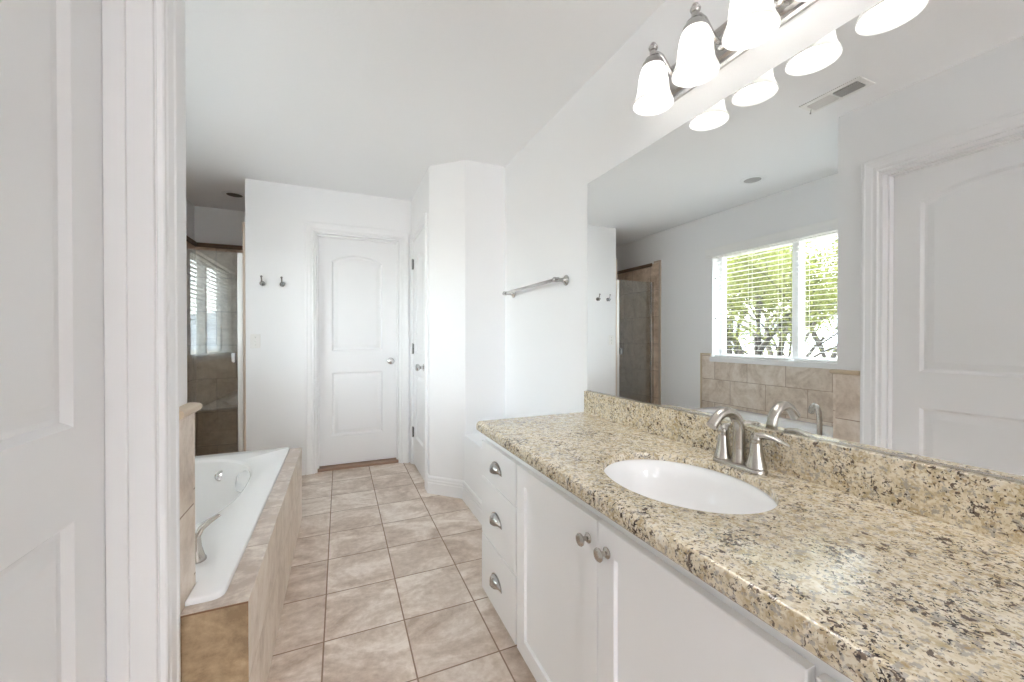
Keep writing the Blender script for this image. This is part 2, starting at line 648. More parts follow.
# ------------------------------------------------------------------ doors
def panel_loop(x0, x1, z0, zs, zp, i, na=14):
    """closed outline of a door panel, inset by i; zp > zs makes an arched head"""
    a0, a1, b0, s, p = x0 + i, x1 - i, z0 + i, zs - i, zp - i
    pts = [(a0, b0), (a1, b0)]
    if p - s < 1e-4:
        pts += [(a1, s), (a0, s)]
        return pts
    w = (a1 - a0) / 2
    hgt = p - s
    rad = (w * w + hgt * hgt) / (2 * hgt)
    cx_, cz = (a0 + a1) / 2, p - rad
    th = math.asin(w / rad)
    for k in range(na + 1):
        t = th - 2 * th * k / na
        pts.append((cx_ + rad * math.sin(t), cz + rad * math.cos(t)))
    return pts


def door_slab(x0, x1, z0, z1, panels, name, mat, parent, y=0.0, th=0.035):
    b = MB()
    bm = b.bm
    outer = [bm.verts.new((x, y, z)) for x, z in ((x0, z0), (x1, z0), (x1, z1), (x0, z1))]
    back = [bm.verts.new((v.co.x, y + th, v.co.z)) for v in outer]
    for k in range(4):
        j = (k + 1) % 4
        bm.faces.new((outer[k], outer[j], back[j], back[k]))
    bm.faces.new(back)
    holes = []
    for p in panels:
        rings = []
        for ins, dep in ((0, 0), (0.005, 0.005), (0.012, 0.0145), (0.021, 0.0165), (0.027, 0.0150), (0.048, 0.0045), (0.054, 0.004)):
            rings.append([bm.verts.new((x, y + dep, z)) for x, z in panel_loop(*p, ins)])
        for ra, rb in zip(rings, rings[1:]):
            for k in range(len(ra)):
                j = (k + 1) % len(ra)
                bm.faces.new((ra[k], ra[j], rb[j], rb[k]))
        bm.faces.new(rings[-1])
        holes.append(rings[0])
    b.hole_face(outer, holes)
    return b.build(name, mat, parent, world=False, smooth=25)


CASING = [(0.0, 0.0), (0.0, 0.010), (0.003, 0.013), (0.008, 0.013), (0.011, 0.010), (0.020, 0.0105), (0.024, 0.013),
          (0.046, 0.016), (0.050, 0.019), (0.058, 0.019), (0.063, 0.016), (0.064, 0.0)]


def casing(x0, x1, ztop, name, loc, rotz, scale=1.0, label=None, zbot=0.0):
    b = MB()
    vs = []
    for u, v in CASING:
        u *= scale
        vs.append([b.bm.verts.new(p) for p in ((x0 - u, -v, zbot), (x0 - u, -v, ztop + u), (x1 + u, -v, ztop + u), (x1 + u, -v, zbot))])
    for ra, rb in zip(vs, vs[1:]):
        for k in range(3):
            b.bm.faces.new((ra[k], ra[k + 1], rb[k + 1], rb[k]))
    o = b.build(name, M_TRIM, None, loc=loc, rotz=rotz, world=False)
    return struct(o, label)


def jamb(x0, x1, ztop, depth, parent, stop_y, t=0.016, st=0.012, sw=0.036):
    """lining of the opening plus the door stop; opening x0..x1 measured on the wall"""
    b = MB()
    b.box(x0, x0 + t, 0.001, depth, 0, ztop - t)
    b.box(x1 - t, x1, 0.001, depth, 0, ztop - t)
    b.box(x0, x1, 0.001, depth, ztop - t, ztop)
    if stop_y is not None:
        b.box(x0 + t, x0 + t + st, stop_y - sw, stop_y, 0, ztop - t - st)
        b.box(x1 - t - st, x1 - t, stop_y - sw, stop_y, 0, ztop - t - st)
        b.box(x0 + t, x1 - t, stop_y - sw, stop_y, ztop - t - st, ztop - t)
    return b.build('jamb', M_TRIM, parent, world=False, bevel=0.002)


def door_knob(x, z, y, parent):
    b = MB()
    b.lathe([(0.031, 0), (0.031, 0.004), (0.026, 0.009), (0.012, 0.012), (0.011, 0.030), (0.016, 0.036), (0.026, 0.044),
             (0.029, 0.054), (0.026, 0.064), (0.016, 0.070), (0.001, 0.071)], (x, y, z), (0, -1, 0), 20)
    o = b.build('door_knob', M_CHROME, parent, world=False, smooth=40)
    return o


# back door
d2 = thing('door_2', (0, BY, 0), 'closed white two-panel door with arched upper panel in the back wall', None)
struct(d2)
jamb(D2[0], D2[1], D2[2], WT, d2, 0.090)
door_slab(D2[0] + 0.018, D2[1] - 0.018, 0.030, D2[2] - 0.019,
          [(-0.065, 0.365, 1.045, 1.845, 1.905), (-0.065, 0.365, 0.285, 0.852, 0.852)], 'door_slab', M_DOOR, d2, 0.091)
door_knob(0.438, 0.945, 0.090, d2)
b = MB(); b.box(D2[0] + 0.002, D2[1] - 0.002, 0.02, WT, 0, 0.022)
b.build('threshold', M_WOOD, d2, world=False, bevel=0.004)
casing(D2[0] - 0.004, D2[1] + 0.004, D2[2] + 0.004, 'trim_4', (0, BY, 0), 0, 1.1, 'white moulded casing around the back door')

# closet door (local x runs toward the camera)
d3 = thing('door_3', (CX, D3[1], 0), 'narrow white closet door with three hinges in the side wall', None, rotz=R(-90))
struct(d3)
W3 = D3[1] - D3[0]
jamb(0, W3, D3[2], WT, d3, None)
door_slab(0.018, W3 - 0.018, 0.015, D3[2] - 0.019,
          [(0.125, W3 - 0.125, 1.03, 1.82, 1.87), (0.125, W3 - 0.125, 0.27, 0.84, 0.84)], 'door_slab', M_DOOR, d3, 0.004)
door_knob(W3 - 0.075, 0.925, 0.004, d3)
for z in (0.30, 1.06, 1.83):
    b = MB()
    b.lathe([(0.0075, 0), (0.0075, 0.09)], (0.017, -0.003, z - 0.045), n=10)
    b.ball((0.017, -0.003, z + 0.047), 0.006, 8)
    b.box(0.0, 0.040, 0.0025, 0.0045, z - 0.045, z + 0.045)
    b.build('hinge', M_DKCHROME, d3, world=False, smooth=40)
casing(-0.003, W3 + 0.003, D3[2] + 0.003, 'trim_5', (CX, D3[1], 0), R(-90), 0.95, 'white moulded casing around the closet door')

# entry door (local x runs away from the camera)
d1 = thing('door_1', (LX, D1[0], 0), 'white two-panel entry door close to the camera, beside the tub alcove', None, rotz=R(90))
struct(d1)
W1 = D1[1] - D1[0]
jamb(0, W1, D1[2], WT, d1, 0.085, t=0.014, st=0.010, sw=0.038)
door_slab(0.016, W1 - 0.016, 0.012, D1[2] - 0.018,
          [(0.122, W1 - 0.131, 0.985, 1.865, 1.925), (0.122, W1 - 0.131, 0.25, 0.802, 0.802)], 'door_slab', M_DOOR, d1, 0.086, 0.024)
door_knob(0.075, 0.92, 0.086, d1)
casing(-0.004, W1 + 0.004, D1[2] + 0.004, 'trim_6', (LX, D1[0], 0), R(90), 1.12, 'white moulded casing around the entry door')

# ------------------------------------------------------------------ baseboards
BB = [(0.0, 0.0), (0.015, 0.0), (0.015, 0.078), (0.012, 0.083), (0.013, 0.098), (0.010, 0.103), (0.010, 0.118), (0.005, 0.127), (0.0, 0.128)]


def baseboard(path, name, label=None):
    """path: floor points; the board stands on the left of the direction of travel"""
    b = MB()
    pts = [Vector((p[0], p[1])) for p in path]
    m = len(pts)
    rings = []
    for i, p in enumerate(pts):
        ns = []
        if i > 0:
            t = (p - pts[i - 1]).normalized(); ns.append(Vector((-t.y, t.x)))
        if i < m - 1:
            t = (pts[i + 1] - p).normalized(); ns.append(Vector((-t.y, t.x)))
        nn = sum(ns, Vector((0, 0))).normalized()
        nn = nn / max(0.3, nn.dot(ns[0]))
        rings.append([(p.x + nn.x * d, p.y + nn.y * d, z) for d, z in BB])
    b.loops(rings)
    return struct(b.build(name, M_TRIM), label)


baseboard([(CX, D3[0] - 0.064), (CX, 2.98), (0.83, 2.765), (0.819, 2.765)][::-1][1:], 'baseboard_closet', 'white ridged baseboard along the slanted closet wall')
baseboard([(0.82, 1.73), (0.82, 2.764)], 'baseboard_ledge', 'white ridged baseboard along the low ledge')
baseboard([(D2[0] - 0.08, BY), (-0.69, BY)], 'baseboard_back')
baseboard([(LX, D1[0] - 0.08), (LX, RY + 0.001)], 'baseboard_left')

# ------------------------------------------------------------------ tub alcove tile
b = MB()
b.box(WX, WX + 0.012, AY + 0.012, 3.09, 0, 0.915, 0)
b.box(WX, WX + 0.012, WY1 + 0.012, 3.09, 0.915, 0.985, 0)
b.box(WX, LX + 0.013, AY, AY + 0.012, 0, 0.953, 1)
b.box(LX, LX + 0.013, D1[1] + 0.076, AY, 0, 0.953, 2)
struct(b.build('wall_tub_tile', [M_TILE_YZ, M_TILE_XZ, M_TILE_PANEL]))
b = MB()
def cap_ring(x, y, dx, dy):
    prof = [(0, 0.950), (0.014, 0.950), (0.022, 0.953), (0.027, 0.960), (0.027, 0.968), (0.022, 0.974), (0.012, 0.977), (0, 0.977)]
    return [(x + dx * d, y + dy * d, z) for d, z in prof]
b.loops([cap_ring(LX, D1[1] + 0.076, 1, 0), cap_ring(LX, AY, 1, 1), cap_ring(WX + 0.02, AY, 0, 1)])
b.box(WX, WX + 0.018, 3.09, 3.108, 0, 1.0)
b.box(WX, WX + 0.018, WY1 + 0.012, 3.09, 0.985, 1.0)
struct(b.build('trim_7', M_BULL, smooth=50), 'tan stone cap along the top of the tub wall tile')

# ------------------------------------------------------------------ tub surround and tub
TX, TY0, TY1, TZ = -0.228, 1.262, 2.90, 0.450
PX, PY = LX + 0.0135, AY + 0.0125                    # faces of the tiled corner
TC, TA, TB, TN = (-0.775, 2.215), 0.375, 0.550, 2.5


def sup(scale, z, n=64, da=0.0):
    out_ = []
    for k in range(n):
        t = 2 * PI * k / n
        c_, s_ = math.cos(t), math.sin(t)
        x = TC[0] + (TA * scale + da) * math.copysign(abs(c_) ** (2 / TN), c_)
        y = TC[1] + (TB * scale + da) * math.copysign(abs(s_) ** (2 / TN), s_)
        out_.append((x, y, z))
    return out_


def lshape(x1, y0, y1, x0):
    return [(PX, y0), (x1, y0), (x1, y1), (x0, y1), (x0, PY), (PX, PY)]


b = MB()
pts = lshape(TX, TY0, TY1, WX + 0.0125)
top = [b.bm.verts.new((x, y, TZ)) for x, y in pts]
low = [b.bm.verts.new((x, y, 0)) for x, y in pts]
for k in range(6):
    j = (k + 1) % 6
    f = b.bm.faces.new((low[k], low[j], top[j], top[k]))
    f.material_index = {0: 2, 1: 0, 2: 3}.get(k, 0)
hl = [b.bm.verts.new(p) for p in sup(1.0, TZ, 64, 0.025)]
b.hole_face(top, [hl], 1)
surround = b.build('tub_surround', [M_TILE_APRON, M_TILE_DECK, M_TILE_BROWN, M_TILE_XZ])
tag(surround, 'beige stone-tiled tub deck with a straight apron beside the walkway', 'tub deck')

tub = thing('bathtub', (TC[0], TC[1], TZ), 'white acrylic drop-in tub with round water jets set in the tiled deck', 'bathtub')
b = MB()
RZ = TZ + 0.019
pts = lshape(-0.292, 1.300, 2.872, WX + 0.016)
def rim_ring(ins, z):
    out_ = []
    sg = [(1, 1), (-1, 1), (-1, -1), (1, -1), (1, 1), (1, 1)]
    for (x, y), (sx, sy) in zip(pts, sg):
        out_.append((x + sx * ins, y + sy * ins, z))
    # round the two aisle corners
    def rnd(c, a, bb, r):
        c, a, bb = Vector(c), Vector(a), Vector(bb)
        p0 = c + (a - c).normalized() * r
        p1 = c + (bb - c).normalized() * r
        return [tuple((1 - t) ** 2 * p0 + 2 * t * (1 - t) * c + t * t * p1) for t in (0, 0.25, 0.5, 0.75, 1)]
    r = 0.035
    return [out_[0]] + rnd(out_[1], out_[0], out_[2], r) + rnd(out_[2], out_[1], out_[3], 0.02) + out_[3:]
rr = b.loops([rim_ring(0, TZ + 0.001), rim_ring(0, TZ + 0.012), rim_ring(0.002, TZ + 0.016), rim_ring(0.007, RZ)], cap0=False, cap1=False)
prof = [(1.0, RZ, 0), (0.985, RZ - 0.003, 0), (0.965, RZ - 0.012, 0), (0.95, RZ - 0.05, 0), (0.90, 0.32, 0), (0.865, 0.20, 0), (0.82, 0.13, 0), (0.74, 0.095, 0), (0.5, 0.085, 0), (0.1, 0.08, 0)]
bs = b.loops([sup(s_, z) for s_, z, _ in prof], cap0=False, cap1=True)
b.hole_face(rr[-1], [bs[0]])
b.build('tub_shell', M_ACRYL, tub, smooth=32)


def jet(px, py, pz, nx, ny, nz, r=0.026):
    b = MB()
    b.lathe([(r, -0.004), (r, 0.003), (r * 0.82, 0.006), (r * 0.45, 0.003), (r * 0.40, 0.008), (0.001, 0.009)], (px, py, pz), (nx, ny, nz), 18)
    b.build('water_jet', M_CHROME, tub, smooth=40)


jet(-0.615, 2.700, 0.385, 0.25, -0.95, 0.2, 0.030)
jet(-0.93, 2.700, 0.385, -0.25, -0.95, 0.2, 0.030)
jet(-1.114, 2.40, 0.33, 0.98, -0.05, 0.2)
jet(-1.114, 2.05, 0.33, 0.98, 0.05, 0.2)
# moulded arm rest on the aisle side
b = MB()
b.loops([[(-0.412, 2.30, 0.440), (-0.430, 2.30, 0.432), (-0.435, 2.30, 0.400), (-0.412, 2.30, 0.38)],
         [(-0.412, 2.38, 0.452), (-0.475, 2.38, 0.440), (-0.485, 2.38, 0.390), (-0.414, 2.38, 0.36)],
         [(-0.430, 2.50, 0.452), (-0.500, 2.49, 0.440), (-0.505, 2.48, 0.390), (-0.430, 2.50, 0.36)],
         [(-0.465, 2.58, 0.440), (-0.490, 2.57, 0.432), (-0.495, 2.57, 0.400), (-0.465, 2.58, 0.38)]])
b.build('arm_rest', M_ACRYL, tub, bevel=0.010, seg=3)

tf = thing('tub_faucet', (-0.50, 1.545, RZ), 'brushed nickel deck-mounted tub filler with lever handle on the tub rim', 'tub faucet')
b = MB()
b.lathe([(0.030, 0), (0.030, 0.006), (0.022, 0.014), (0.017, 0.030), (0.016, 0.06)], (-0.535, 1.545, RZ + 0.0005), n=20)
sp = [(-0.535, 1.545, RZ + 0.05), (-0.535, 1.545, RZ + 0.16), (-0.541, 1.553, RZ + 0.215), (-0.556, 1.572, RZ + 0.245), (-0.576, 1.598, RZ + 0.252), (-0.596, 1.624, RZ + 0.235), (-0.606, 1.637, RZ + 0.195)]
b.tube(sp, [0.0155, 0.015, 0.015, 0.015, 0.0155, 0.0165, 0.018], 14)
b.build('spout', M_NICKEL, tf, smooth=50)


def tub_handle(x, y, dx, dy):
    b = MB()
    b.lathe([(0.025, 0), (0.025, 0.005), (0.020, 0.014), (0.013, 0.040), (0.010, 0.070), (0.009, 0.076)], (x, y, RZ + 0.0005), n=18)
    b.tube([(x, y, RZ + 0.072), (x + dx * 0.012, y + dy * 0.012, RZ + 0.094), (x + dx * 0.035, y + dy * 0.035, RZ + 0.106), (x + dx * 0.065, y + dy * 0.065, RZ + 0.116)],
           [0.009, 0.010, 0.010, 0.007], 12, flat=[1, 0.8, 0.6, 0.5])
    b.build('lever_handle', M_NICKEL, tf, smooth=50)


tub_handle(-0.408, 1.515, 0.75, 0.66)
tub_handle(-0.66, 1.50, -0.6, 0.8)

# ------------------------------------------------------------------ shower door
sd = thing('shower_door', (-0.98, BY + 0.03, 0.10), 'frameless clear glass shower door with nickel handle at the end of the room', 'shower door')
b = MB(); b.box(-1.235, -0.753, BY + 0.018, BY + 0.026, 0.112, 1.845)
b.build('glass_panel', M_SHGLASS, sd)
b = MB(); b.box(-0.752, -0.7145, BY + 0.008, BY + 0.036, 0.101, 1.845)
b.build('strike_post', simple('white_metal', (0.80, 0.80, 0.79), 0.25, 0.3), sd, bevel=0.003)
b = MB(); b.box(-1.276, -1.236, BY + 0.008, BY + 0.036, 0.101, 1.845)
b.build('hinge_post', M_CHROME, sd, bevel=0.003)
b = MB()
for s_ in (-1, 1):
    b.box(-0.790, -0.768, BY + 0.022 + (0.008 if s_ > 0 else -0.030), BY + 0.022 + (0.030 if s_ > 0 else -0.008), 0.965, 1.04)
    b.lathe([(0.006, 0), (0.006, 0.012)], (-0.779, BY + 0.022, 1.0), (0, s_, 0), 10)
b.build('handle', M_CHROME, sd, bevel=0.003)

# ------------------------------------------------------------------ window, blind
w1 = thing('window_1', (WX, (WY0 + WY1) / 2, WZ0), 'white sliding window above the tub looking onto a tree', None)
struct(w1)
b = MB()
X0, X1 = WX - 0.155, WX - 0.105
for y0, y1, z0, z1 in ((WY0, WY0 + 0.045, WZ0, WZ1), (WY1 - 0.045, WY1, WZ0, WZ1), (WY0 + 0.045, WY1 - 0.045, WZ0, WZ0 + 0.045), (WY0 + 0.045, WY1 - 0.045, WZ1 - 0.045, WZ1)):
    b.box(X0, X1, y0, y1, z0, z1)
b.build('window_frame', M_TRIM, w1, bevel=0.003)
MY = (WY0 + WY1) / 2
b = MB(); b.box(WX - 0.155, WX - 0.075, MY - 0.028, MY + 0.028, WZ0 + 0.045, WZ1 - 0.045)
b.build('mullion', M_TRIM, w1, bevel=0.003)
b = MB()
b.box(WX - 0.132, WX - 0.128, WY0 + 0.045, MY - 0.028, WZ0 + 0.045, WZ1 - 0.045)
b.box(WX - 0.132, WX - 0.128, MY + 0.028, WY1 - 0.045, WZ0 + 0.045, WZ1 - 0.045)
b.build('glass', M_GLASS, w1)
b = MB(); b.box(WX - 0.104, WX + 0.022, WY0 + 0.001, WY1 - 0.001, WZ0 + 0.0005, WZ0 + 0.018)
b.box(WX + 0.0125, WX + 0.026, WY0 - 0.02, WY1 + 0.012, WZ0 - 0.028, WZ0 + 0.018)
struct(b.build('trim_8', M_TRIM, bevel=0.004), 'white sill under the tub window')

bl = thing('window_blind', (WX, (WY0 + WY1) / 2, WZ1), 'white horizontal slat blind with box valance on the tub window', 'blind')
b = MB()
b.box(WX + 0.002, WX + 0.055, WY0 - 0.028, WY1 + 0.035, 1.99, 2.000)
b.loops([[(WX + 0.045, y, 1.990), (WX + 0.058, y, 1.990), (WX + 0.058, y, 2.035), (WX + 0.066, y, 2.055), (WX + 0.066, y, 2.078), (WX + 0.002, y, 2.078), (WX + 0.002, y, 2.068), (WX + 0.045, y, 2.068)]
         for y in (WY0 - 0.030, WY1 + 0.038)])
b.build('valance', M_BLIND, bl, bevel=0.002)
zs = [WZ0 + 0.055 + 0.043 * k for k in range(24)]
for y0, y1 in ((WY0 + 0.012, MY - 0.024), (MY + 0.024, WY1 - 0.012)):
    b = MB()
    for z in zs:
        ring = []
        for y in (y0, y1):
            ring.append([(WX - 0.070, y, z - 0.0008), (WX - 0.047, y, z + 0.0012), (WX - 0.024, y, z - 0.0008), (WX - 0.024, y, z - 0.0022), (WX - 0.047, y, z - 0.0002), (WX - 0.070, y, z - 0.0022)])
        b.loops(ring)
    b.build('slats', M_BLIND, bl)
    b = MB(); b.box(WX - 0.072, WX - 0.022, y0, y1, WZ0 + 0.019, WZ0 + 0.036)
    b.build('bottom_rail', M_BLIND, bl, bevel=0.003)
    b = MB()
    for t in (0.12, 0.5, 0.88):
        y = y0 + (y1 - y0) * t
        for x in (WX - 0.074, WX - 0.020):
            b.box(x - 0.0008, x + 0.0008, y - 0.0008, y + 0.0008, WZ0 + 0.036, 1.99)
    b.build('ladder_cords', M_BLIND, bl)
b = MB()
b.box(WX - 0.072, WX - 0.022, WY0 + 0.006, WY1 - 0.006, 1.99, WZ1 - 0.001)
b.build('head_rail', M_BLIND, bl)
for z in (1.783, 1.365):
    b = MB()
    b.lathe([(0.008, 0), (0.008, 0.006), (0.004, 0.010)], (WX - 0.040, WY1 - 0.0005, z), (0, -1, 0), 10)
    b.build('bracket_pin', M_DARK, bl)

# ------------------------------------------------------------------ vanity
VF = 0.585
van = thing('vanity_cabinet', (0.86, 0.815, 0), 'long white vanity cabinet with shaker doors under the granite countertop', 'cabinet')
b = MB()
# carcass without a lid: the bowl hangs inside it
b.box(VF + 0.021, VF + 0.040, -0.065, 1.698, 0.036, 0.7455)
b.box(1.10, MX - 0.002, -0.065, 1.698, 0.036, 0.7455)
b.box(VF + 0.040, 1.10, 1.679, 1.698, 0.036, 0.7455)
b.box(VF + 0.040, 1.10, -0.065, -0.046, 0.036, 0.7455)
b.box(VF + 0.040, 1.10, -0.046, 1.679, 0.036, 0.056)
b.box(VF + 0.045, 1.10, -0.055, 1.69, 0.0, 0.036)
b.build('cabinet_body', M_CAB, van, bevel=0.0015)


def drawer(y0, y1, z0, z1, hidden=False):
    b = MB(); b.box(VF, VF + 0.0195, y0, y1, z0, z1)
    d = b.build('drawer', M_CAB, van, bevel=0.0025)
    yc, zc = (y0 + y1) / 2, (z0 + z1) / 2 + 0.005
    b = MB()
    # bin pull: half shell opening downward with a rolled rim
    w, hh, pr = 0.052, 0.036, 0.027
    nu, nv = 16, 6
    rings = []
    for j in range(nv + 1):
        ph = (PI / 2) * j / nv
        ring = []
        for i in range(nu + 1):
            th = PI * i / nu
            ring.append((VF - pr * math.sin(ph) * (0.25 + 0.75 * math.sin(th)) - 0.001, yc - w * math.cos(th) * (0.62 + 0.38 * math.cos(ph)), zc - 0.014 + hh * math.sin(th) * math.cos(ph) ** 0.8))
        rings.append(ring)
    outer = [[b.bm.verts.new(p) for p in r] for r in rings]
    for ra, rb in zip(outer, outer[1:]):
        for i in range(nu):
            b.bm.faces.new((ra[i], ra[i + 1], rb[i + 1], rb[i]))
    bmesh.ops.remove_doubles(b.bm, verts=b.bm.verts[:], dist=1e-5)
    # flange against the drawer
    fl = []
    for sgn in (0, 1):
        fl.append([(VF - 0.0005 - 0.003 * sgn, yc - (w + 0.006) * math.cos(PI * i / nu), zc - 0.017 + (hh + 0.006) * math.sin(PI * i / nu)) for i in range(nu + 1)] )
    b.loops(fl)
    o = b.build('cup_pull', M_FIXT, d, smooth=50)
    s = o.modifiers.new('thick', 'SOLIDIFY'); s.thickness = 0.0015
    return d


def shaker_door(y0, y1, z0, z1, fw=0.062):
    b = MB()
    bm = b.bm
    x = VF
    def rect(i, xx):
        return [bm.verts.new((xx, a, c)) for a, c in ((y0 + i, z0 + i), (y1 - i, z0 + i), (y1 - i, z1 - i), (y0 + i, z1 - i))]
    rings = [rect(0, x + 0.0195), rect(0, x + 0.002), rect(0.002, x), rect(fw, x), rect(fw + 0.003, x + 0.009)]
    for ra, rb in zip(rings, rings[1:]):
        for k in range(4):
            j = (k + 1) % 4
            bm.faces.new((ra[k], ra[j], rb[j], rb[k]))
    bm.faces.new(rings[-1]); bm.faces.new(rings[0])
    return b.build('cabinet_door', M_CAB, van)


def cab_knob(parent, y, z):
    b = MB()
    b.lathe([(0.0135, 0), (0.0135, 0.002), (0.010, 0.005), (0.006, 0.008), (0.0055, 0.016), (0.010, 0.019), (0.0155, 0.022), (0.0165, 0.0255), (0.014, 0.029), (0.008, 0.031), (0.001, 0.0315)],
            (VF - 0.0003, y, z), (-1, 0, 0), 20)
    b.build('knob', M_NICKEL, parent, smooth=40)


for y0, y1 in ((1.321, 1.696), (-0.062, 0.326)):
    for z0, z1 in ((0.544, 0.704), (0.291, 0.540), (0.038, 0.287)):
        drawer(y0, y1, z0, z1)
dl = shaker_door(0.8195, 1.309, 0.038, 0.704)
dr = shaker_door(0.337, 0.8165, 0.038, 0.704)
cab_knob(dl, 0.858, 0.645)
cab_knob(dr, 0.780, 0.645)

# ------------------------------------------------------------------ countertop
CF, CL, CR, CZ0, CZ = 0.560, 1.715, -0.090, 0.7465, 0.786
SKC, SKA, SKB = (0.840, 0.800), 0.185, 0.231
ct = thing('granite_countertop', (0.86, 0.815, CZ0), 'speckled beige granite countertop with low backsplash on the white vanity', 'countertop')
b = MB()


def ct_ring(i, z, r=0.022):
    x0, y1, x1, y0 = CF + i, CL - i, MX - 0.001, CR + i
    rr_ = max(0.004, r - i)
    pts_ = [(x1, y0), (x1, y1)]
    for k in range(7):
        t = PI / 2 * k / 6
        pts_.append((x0 + rr_ - rr_ * math.sin(t), y1 - rr_ + rr_ * math.cos(t)))
    pts_.append((x0, y0))
    return [(x, y, z) for x, y in pts_]


def ell(k_, z, n=56):
    return [(SKC[0] + (SKA + k_) * math.cos(2 * PI * i / n), SKC[1] + (SKB + k_) * math.sin(2 * PI * i / n), z) for i in range(n)]


outer = b.loops([ct_ring(0.004, CZ0), ct_ring(0, CZ0 + 0.004), ct_ring(0, CZ - 0.017), ct_ring(0.0022, CZ - 0.009), ct_ring(0.0065, CZ - 0.0035), ct_ring(0.012, CZ - 0.0008), ct_ring(0.017, CZ)], cap0=False, cap1=False)
inner = b.loops([ell(0.006, CZ), ell(0.002, CZ - 0.0015), ell(0, CZ - 0.006), ell(0, CZ - 0.022), ell(0.032, CZ - 0.022), ell(0.032, CZ0)], cap0=False, cap1=False)
b.hole_face(outer[-1], [inner[0]])
b.hole_face(outer[0], [inner[-1]])
b.build('countertop_slab', M_GRANITE, ct, smooth=30)
b = MB(); b.box(MX - 0.022, MX - 0.001, CR + 0.002, 1.680, CZ + 0.0003, 0.895)
b.build('backsplash', M_GRANITE, ct, bevel=0.0025)

sink = thing('sink', (SKC[0], SKC[1], CZ0), 'white oval undermount sink set into the granite countertop', 'sink')
b = MB()
SB = [(0.024, CZ - 0.0228), (0.004, CZ - 0.0228), (-0.002, CZ - 0.028), (-0.008, CZ0 - 0.02), (-0.022, CZ0 - 0.070), (-0.05, CZ0 - 0.112), (-0.09, CZ0 - 0.137), (-0.13, CZ0 - 0.146), (-0.165, CZ0 - 0.149)]
b.loops([ell(k_, z) for k_, z in SB], cap0=False, cap1=True)
b.build('basin', M_CERAMIC, sink, smooth=40)
b = MB()
b.lathe([(0.031, 0), (0.031, 0.003), (0.024, 0.005), (0.020, 0.002), (0.018, 0.006), (0.001, 0.008)], (SKC[0], SKC[1], CZ0 - 0.149), n=24)
b.build('drain', M_NICKEL, sink, smooth=40)

# ------------------------------------------------------------------ sink faucet
FY, FX = 0.796, 1.062
fc = thing('sink_faucet', (FX, FY, CZ), 'brushed nickel arched two-handle faucet behind the oval sink', 'faucet')
b = MB()
ring = lambda k_, z: [(FX + (0.027 + k_) * math.cos(2 * PI * i / 40), FY + (0.052 if math.sin(2 * PI * i / 40) > 0 else -0.052) * (1 if abs(math.sin(2 * PI * i / 40)) > 1e-6 else 0) + (0.027 + k_) * math.sin(2 * PI * i / 40), z) for i in range(40)]
b.loops([ring(0.001, CZ + 0.0005), ring(0.001, CZ + 0.006), ring(-0.002, CZ + 0.012), ring(-0.007, CZ + 0.015)])
b.build('base_plate', M_NICKEL, fc, smooth=40)
b = MB()
b.lathe([(0.022, 0), (0.021, 0.010), (0.018, 0.022), (0.0165, 0.040)], (FX, FY, CZ + 0.013), n=20)
pts = []
for t in range(0, 13):
    a = PI * 0.78 * t / 12
    pts.append((FX - 0.052 + 0.052 * math.cos(a) - 0.004 * t / 12, FY, 0.893 + 0.055 * math.sin(a)))
pts = [(FX, FY, CZ + 0.05), (FX, FY, 0.870)] + pts
end = Vector(pts[-1]); dirv = (Vector(pts[-1]) - Vector(pts[-2])).normalized()
pts.append(tuple(end + dirv * 0.022))
rad = [0.0165, 0.0160] + [0.0155 - 0.0015 * k / 12 for k in range(13)] + [0.0150]
b.tube(pts, rad, 18)
b.build('spout', M_NICKEL, fc, smooth=45)


def faucet_handle(y, dx, dy):
    b = MB()
    b.lathe([(0.027, 0), (0.0265, 0.006), (0.022, 0.018), (0.0175, 0.042), (0.0145, 0.066), (0.0135, 0.070), (0.0145, 0.073), (0.0150, 0.082), (0.012, 0.092), (0.006, 0.096), (0.001, 0.097)], (FX, y, CZ + 0.013), n=22)
    z = CZ + 0.013 + 0.086
    b.tube([(FX, y, z), (FX + dx * 0.022, y + dy * 0.022, z + 0.006), (FX + dx * 0.05, y + dy * 0.05, z + 0.003), (FX + dx * 0.078, y + dy * 0.078, z - 0.006), (FX + dx * 0.086, y + dy * 0.086, z - 0.009)],
           [0.011, 0.0115, 0.0115, 0.0095, 0.004], 14, flat=[1, 0.75, 0.5, 0.4, 0.35])
    b.build('lever_handle', M_NICKEL, fc, smooth=45)


faucet_handle(FY - 0.0515, 0.12, -0.99)
faucet_handle(FY + 0.0515, 0.92, 0.38)
b = MB()
b.tube([(FX + 0.021, FY, CZ + 0.012), (FX + 0.021, FY, CZ + 0.058)], 0.003, 10)
b.ball((FX + 0.021, FY, CZ + 0.064), 0.0065, 12)
b.build('lift_rod', M_NICKEL, fc, smooth=50)

# ------------------------------------------------------------------ mirror
mi = thing('vanity_mirror', (MX, 0.815, 0.897), 'large frameless mirror on the wall above the backsplash', 'mirror')
b = MB(); b.box(MX - 0.006, MX - 0.0005, CR + 0.004, 1.674, 0.9005, 1.926)
b.build('mirror_glass', [M_MIRROR], mi)
b = MB(); b.box(MX - 0.0075, MX - 0.0005, CR + 0.004, 1.674, 0.8955, 0.9003)
b.build('bottom_channel', M_CHROME, mi)

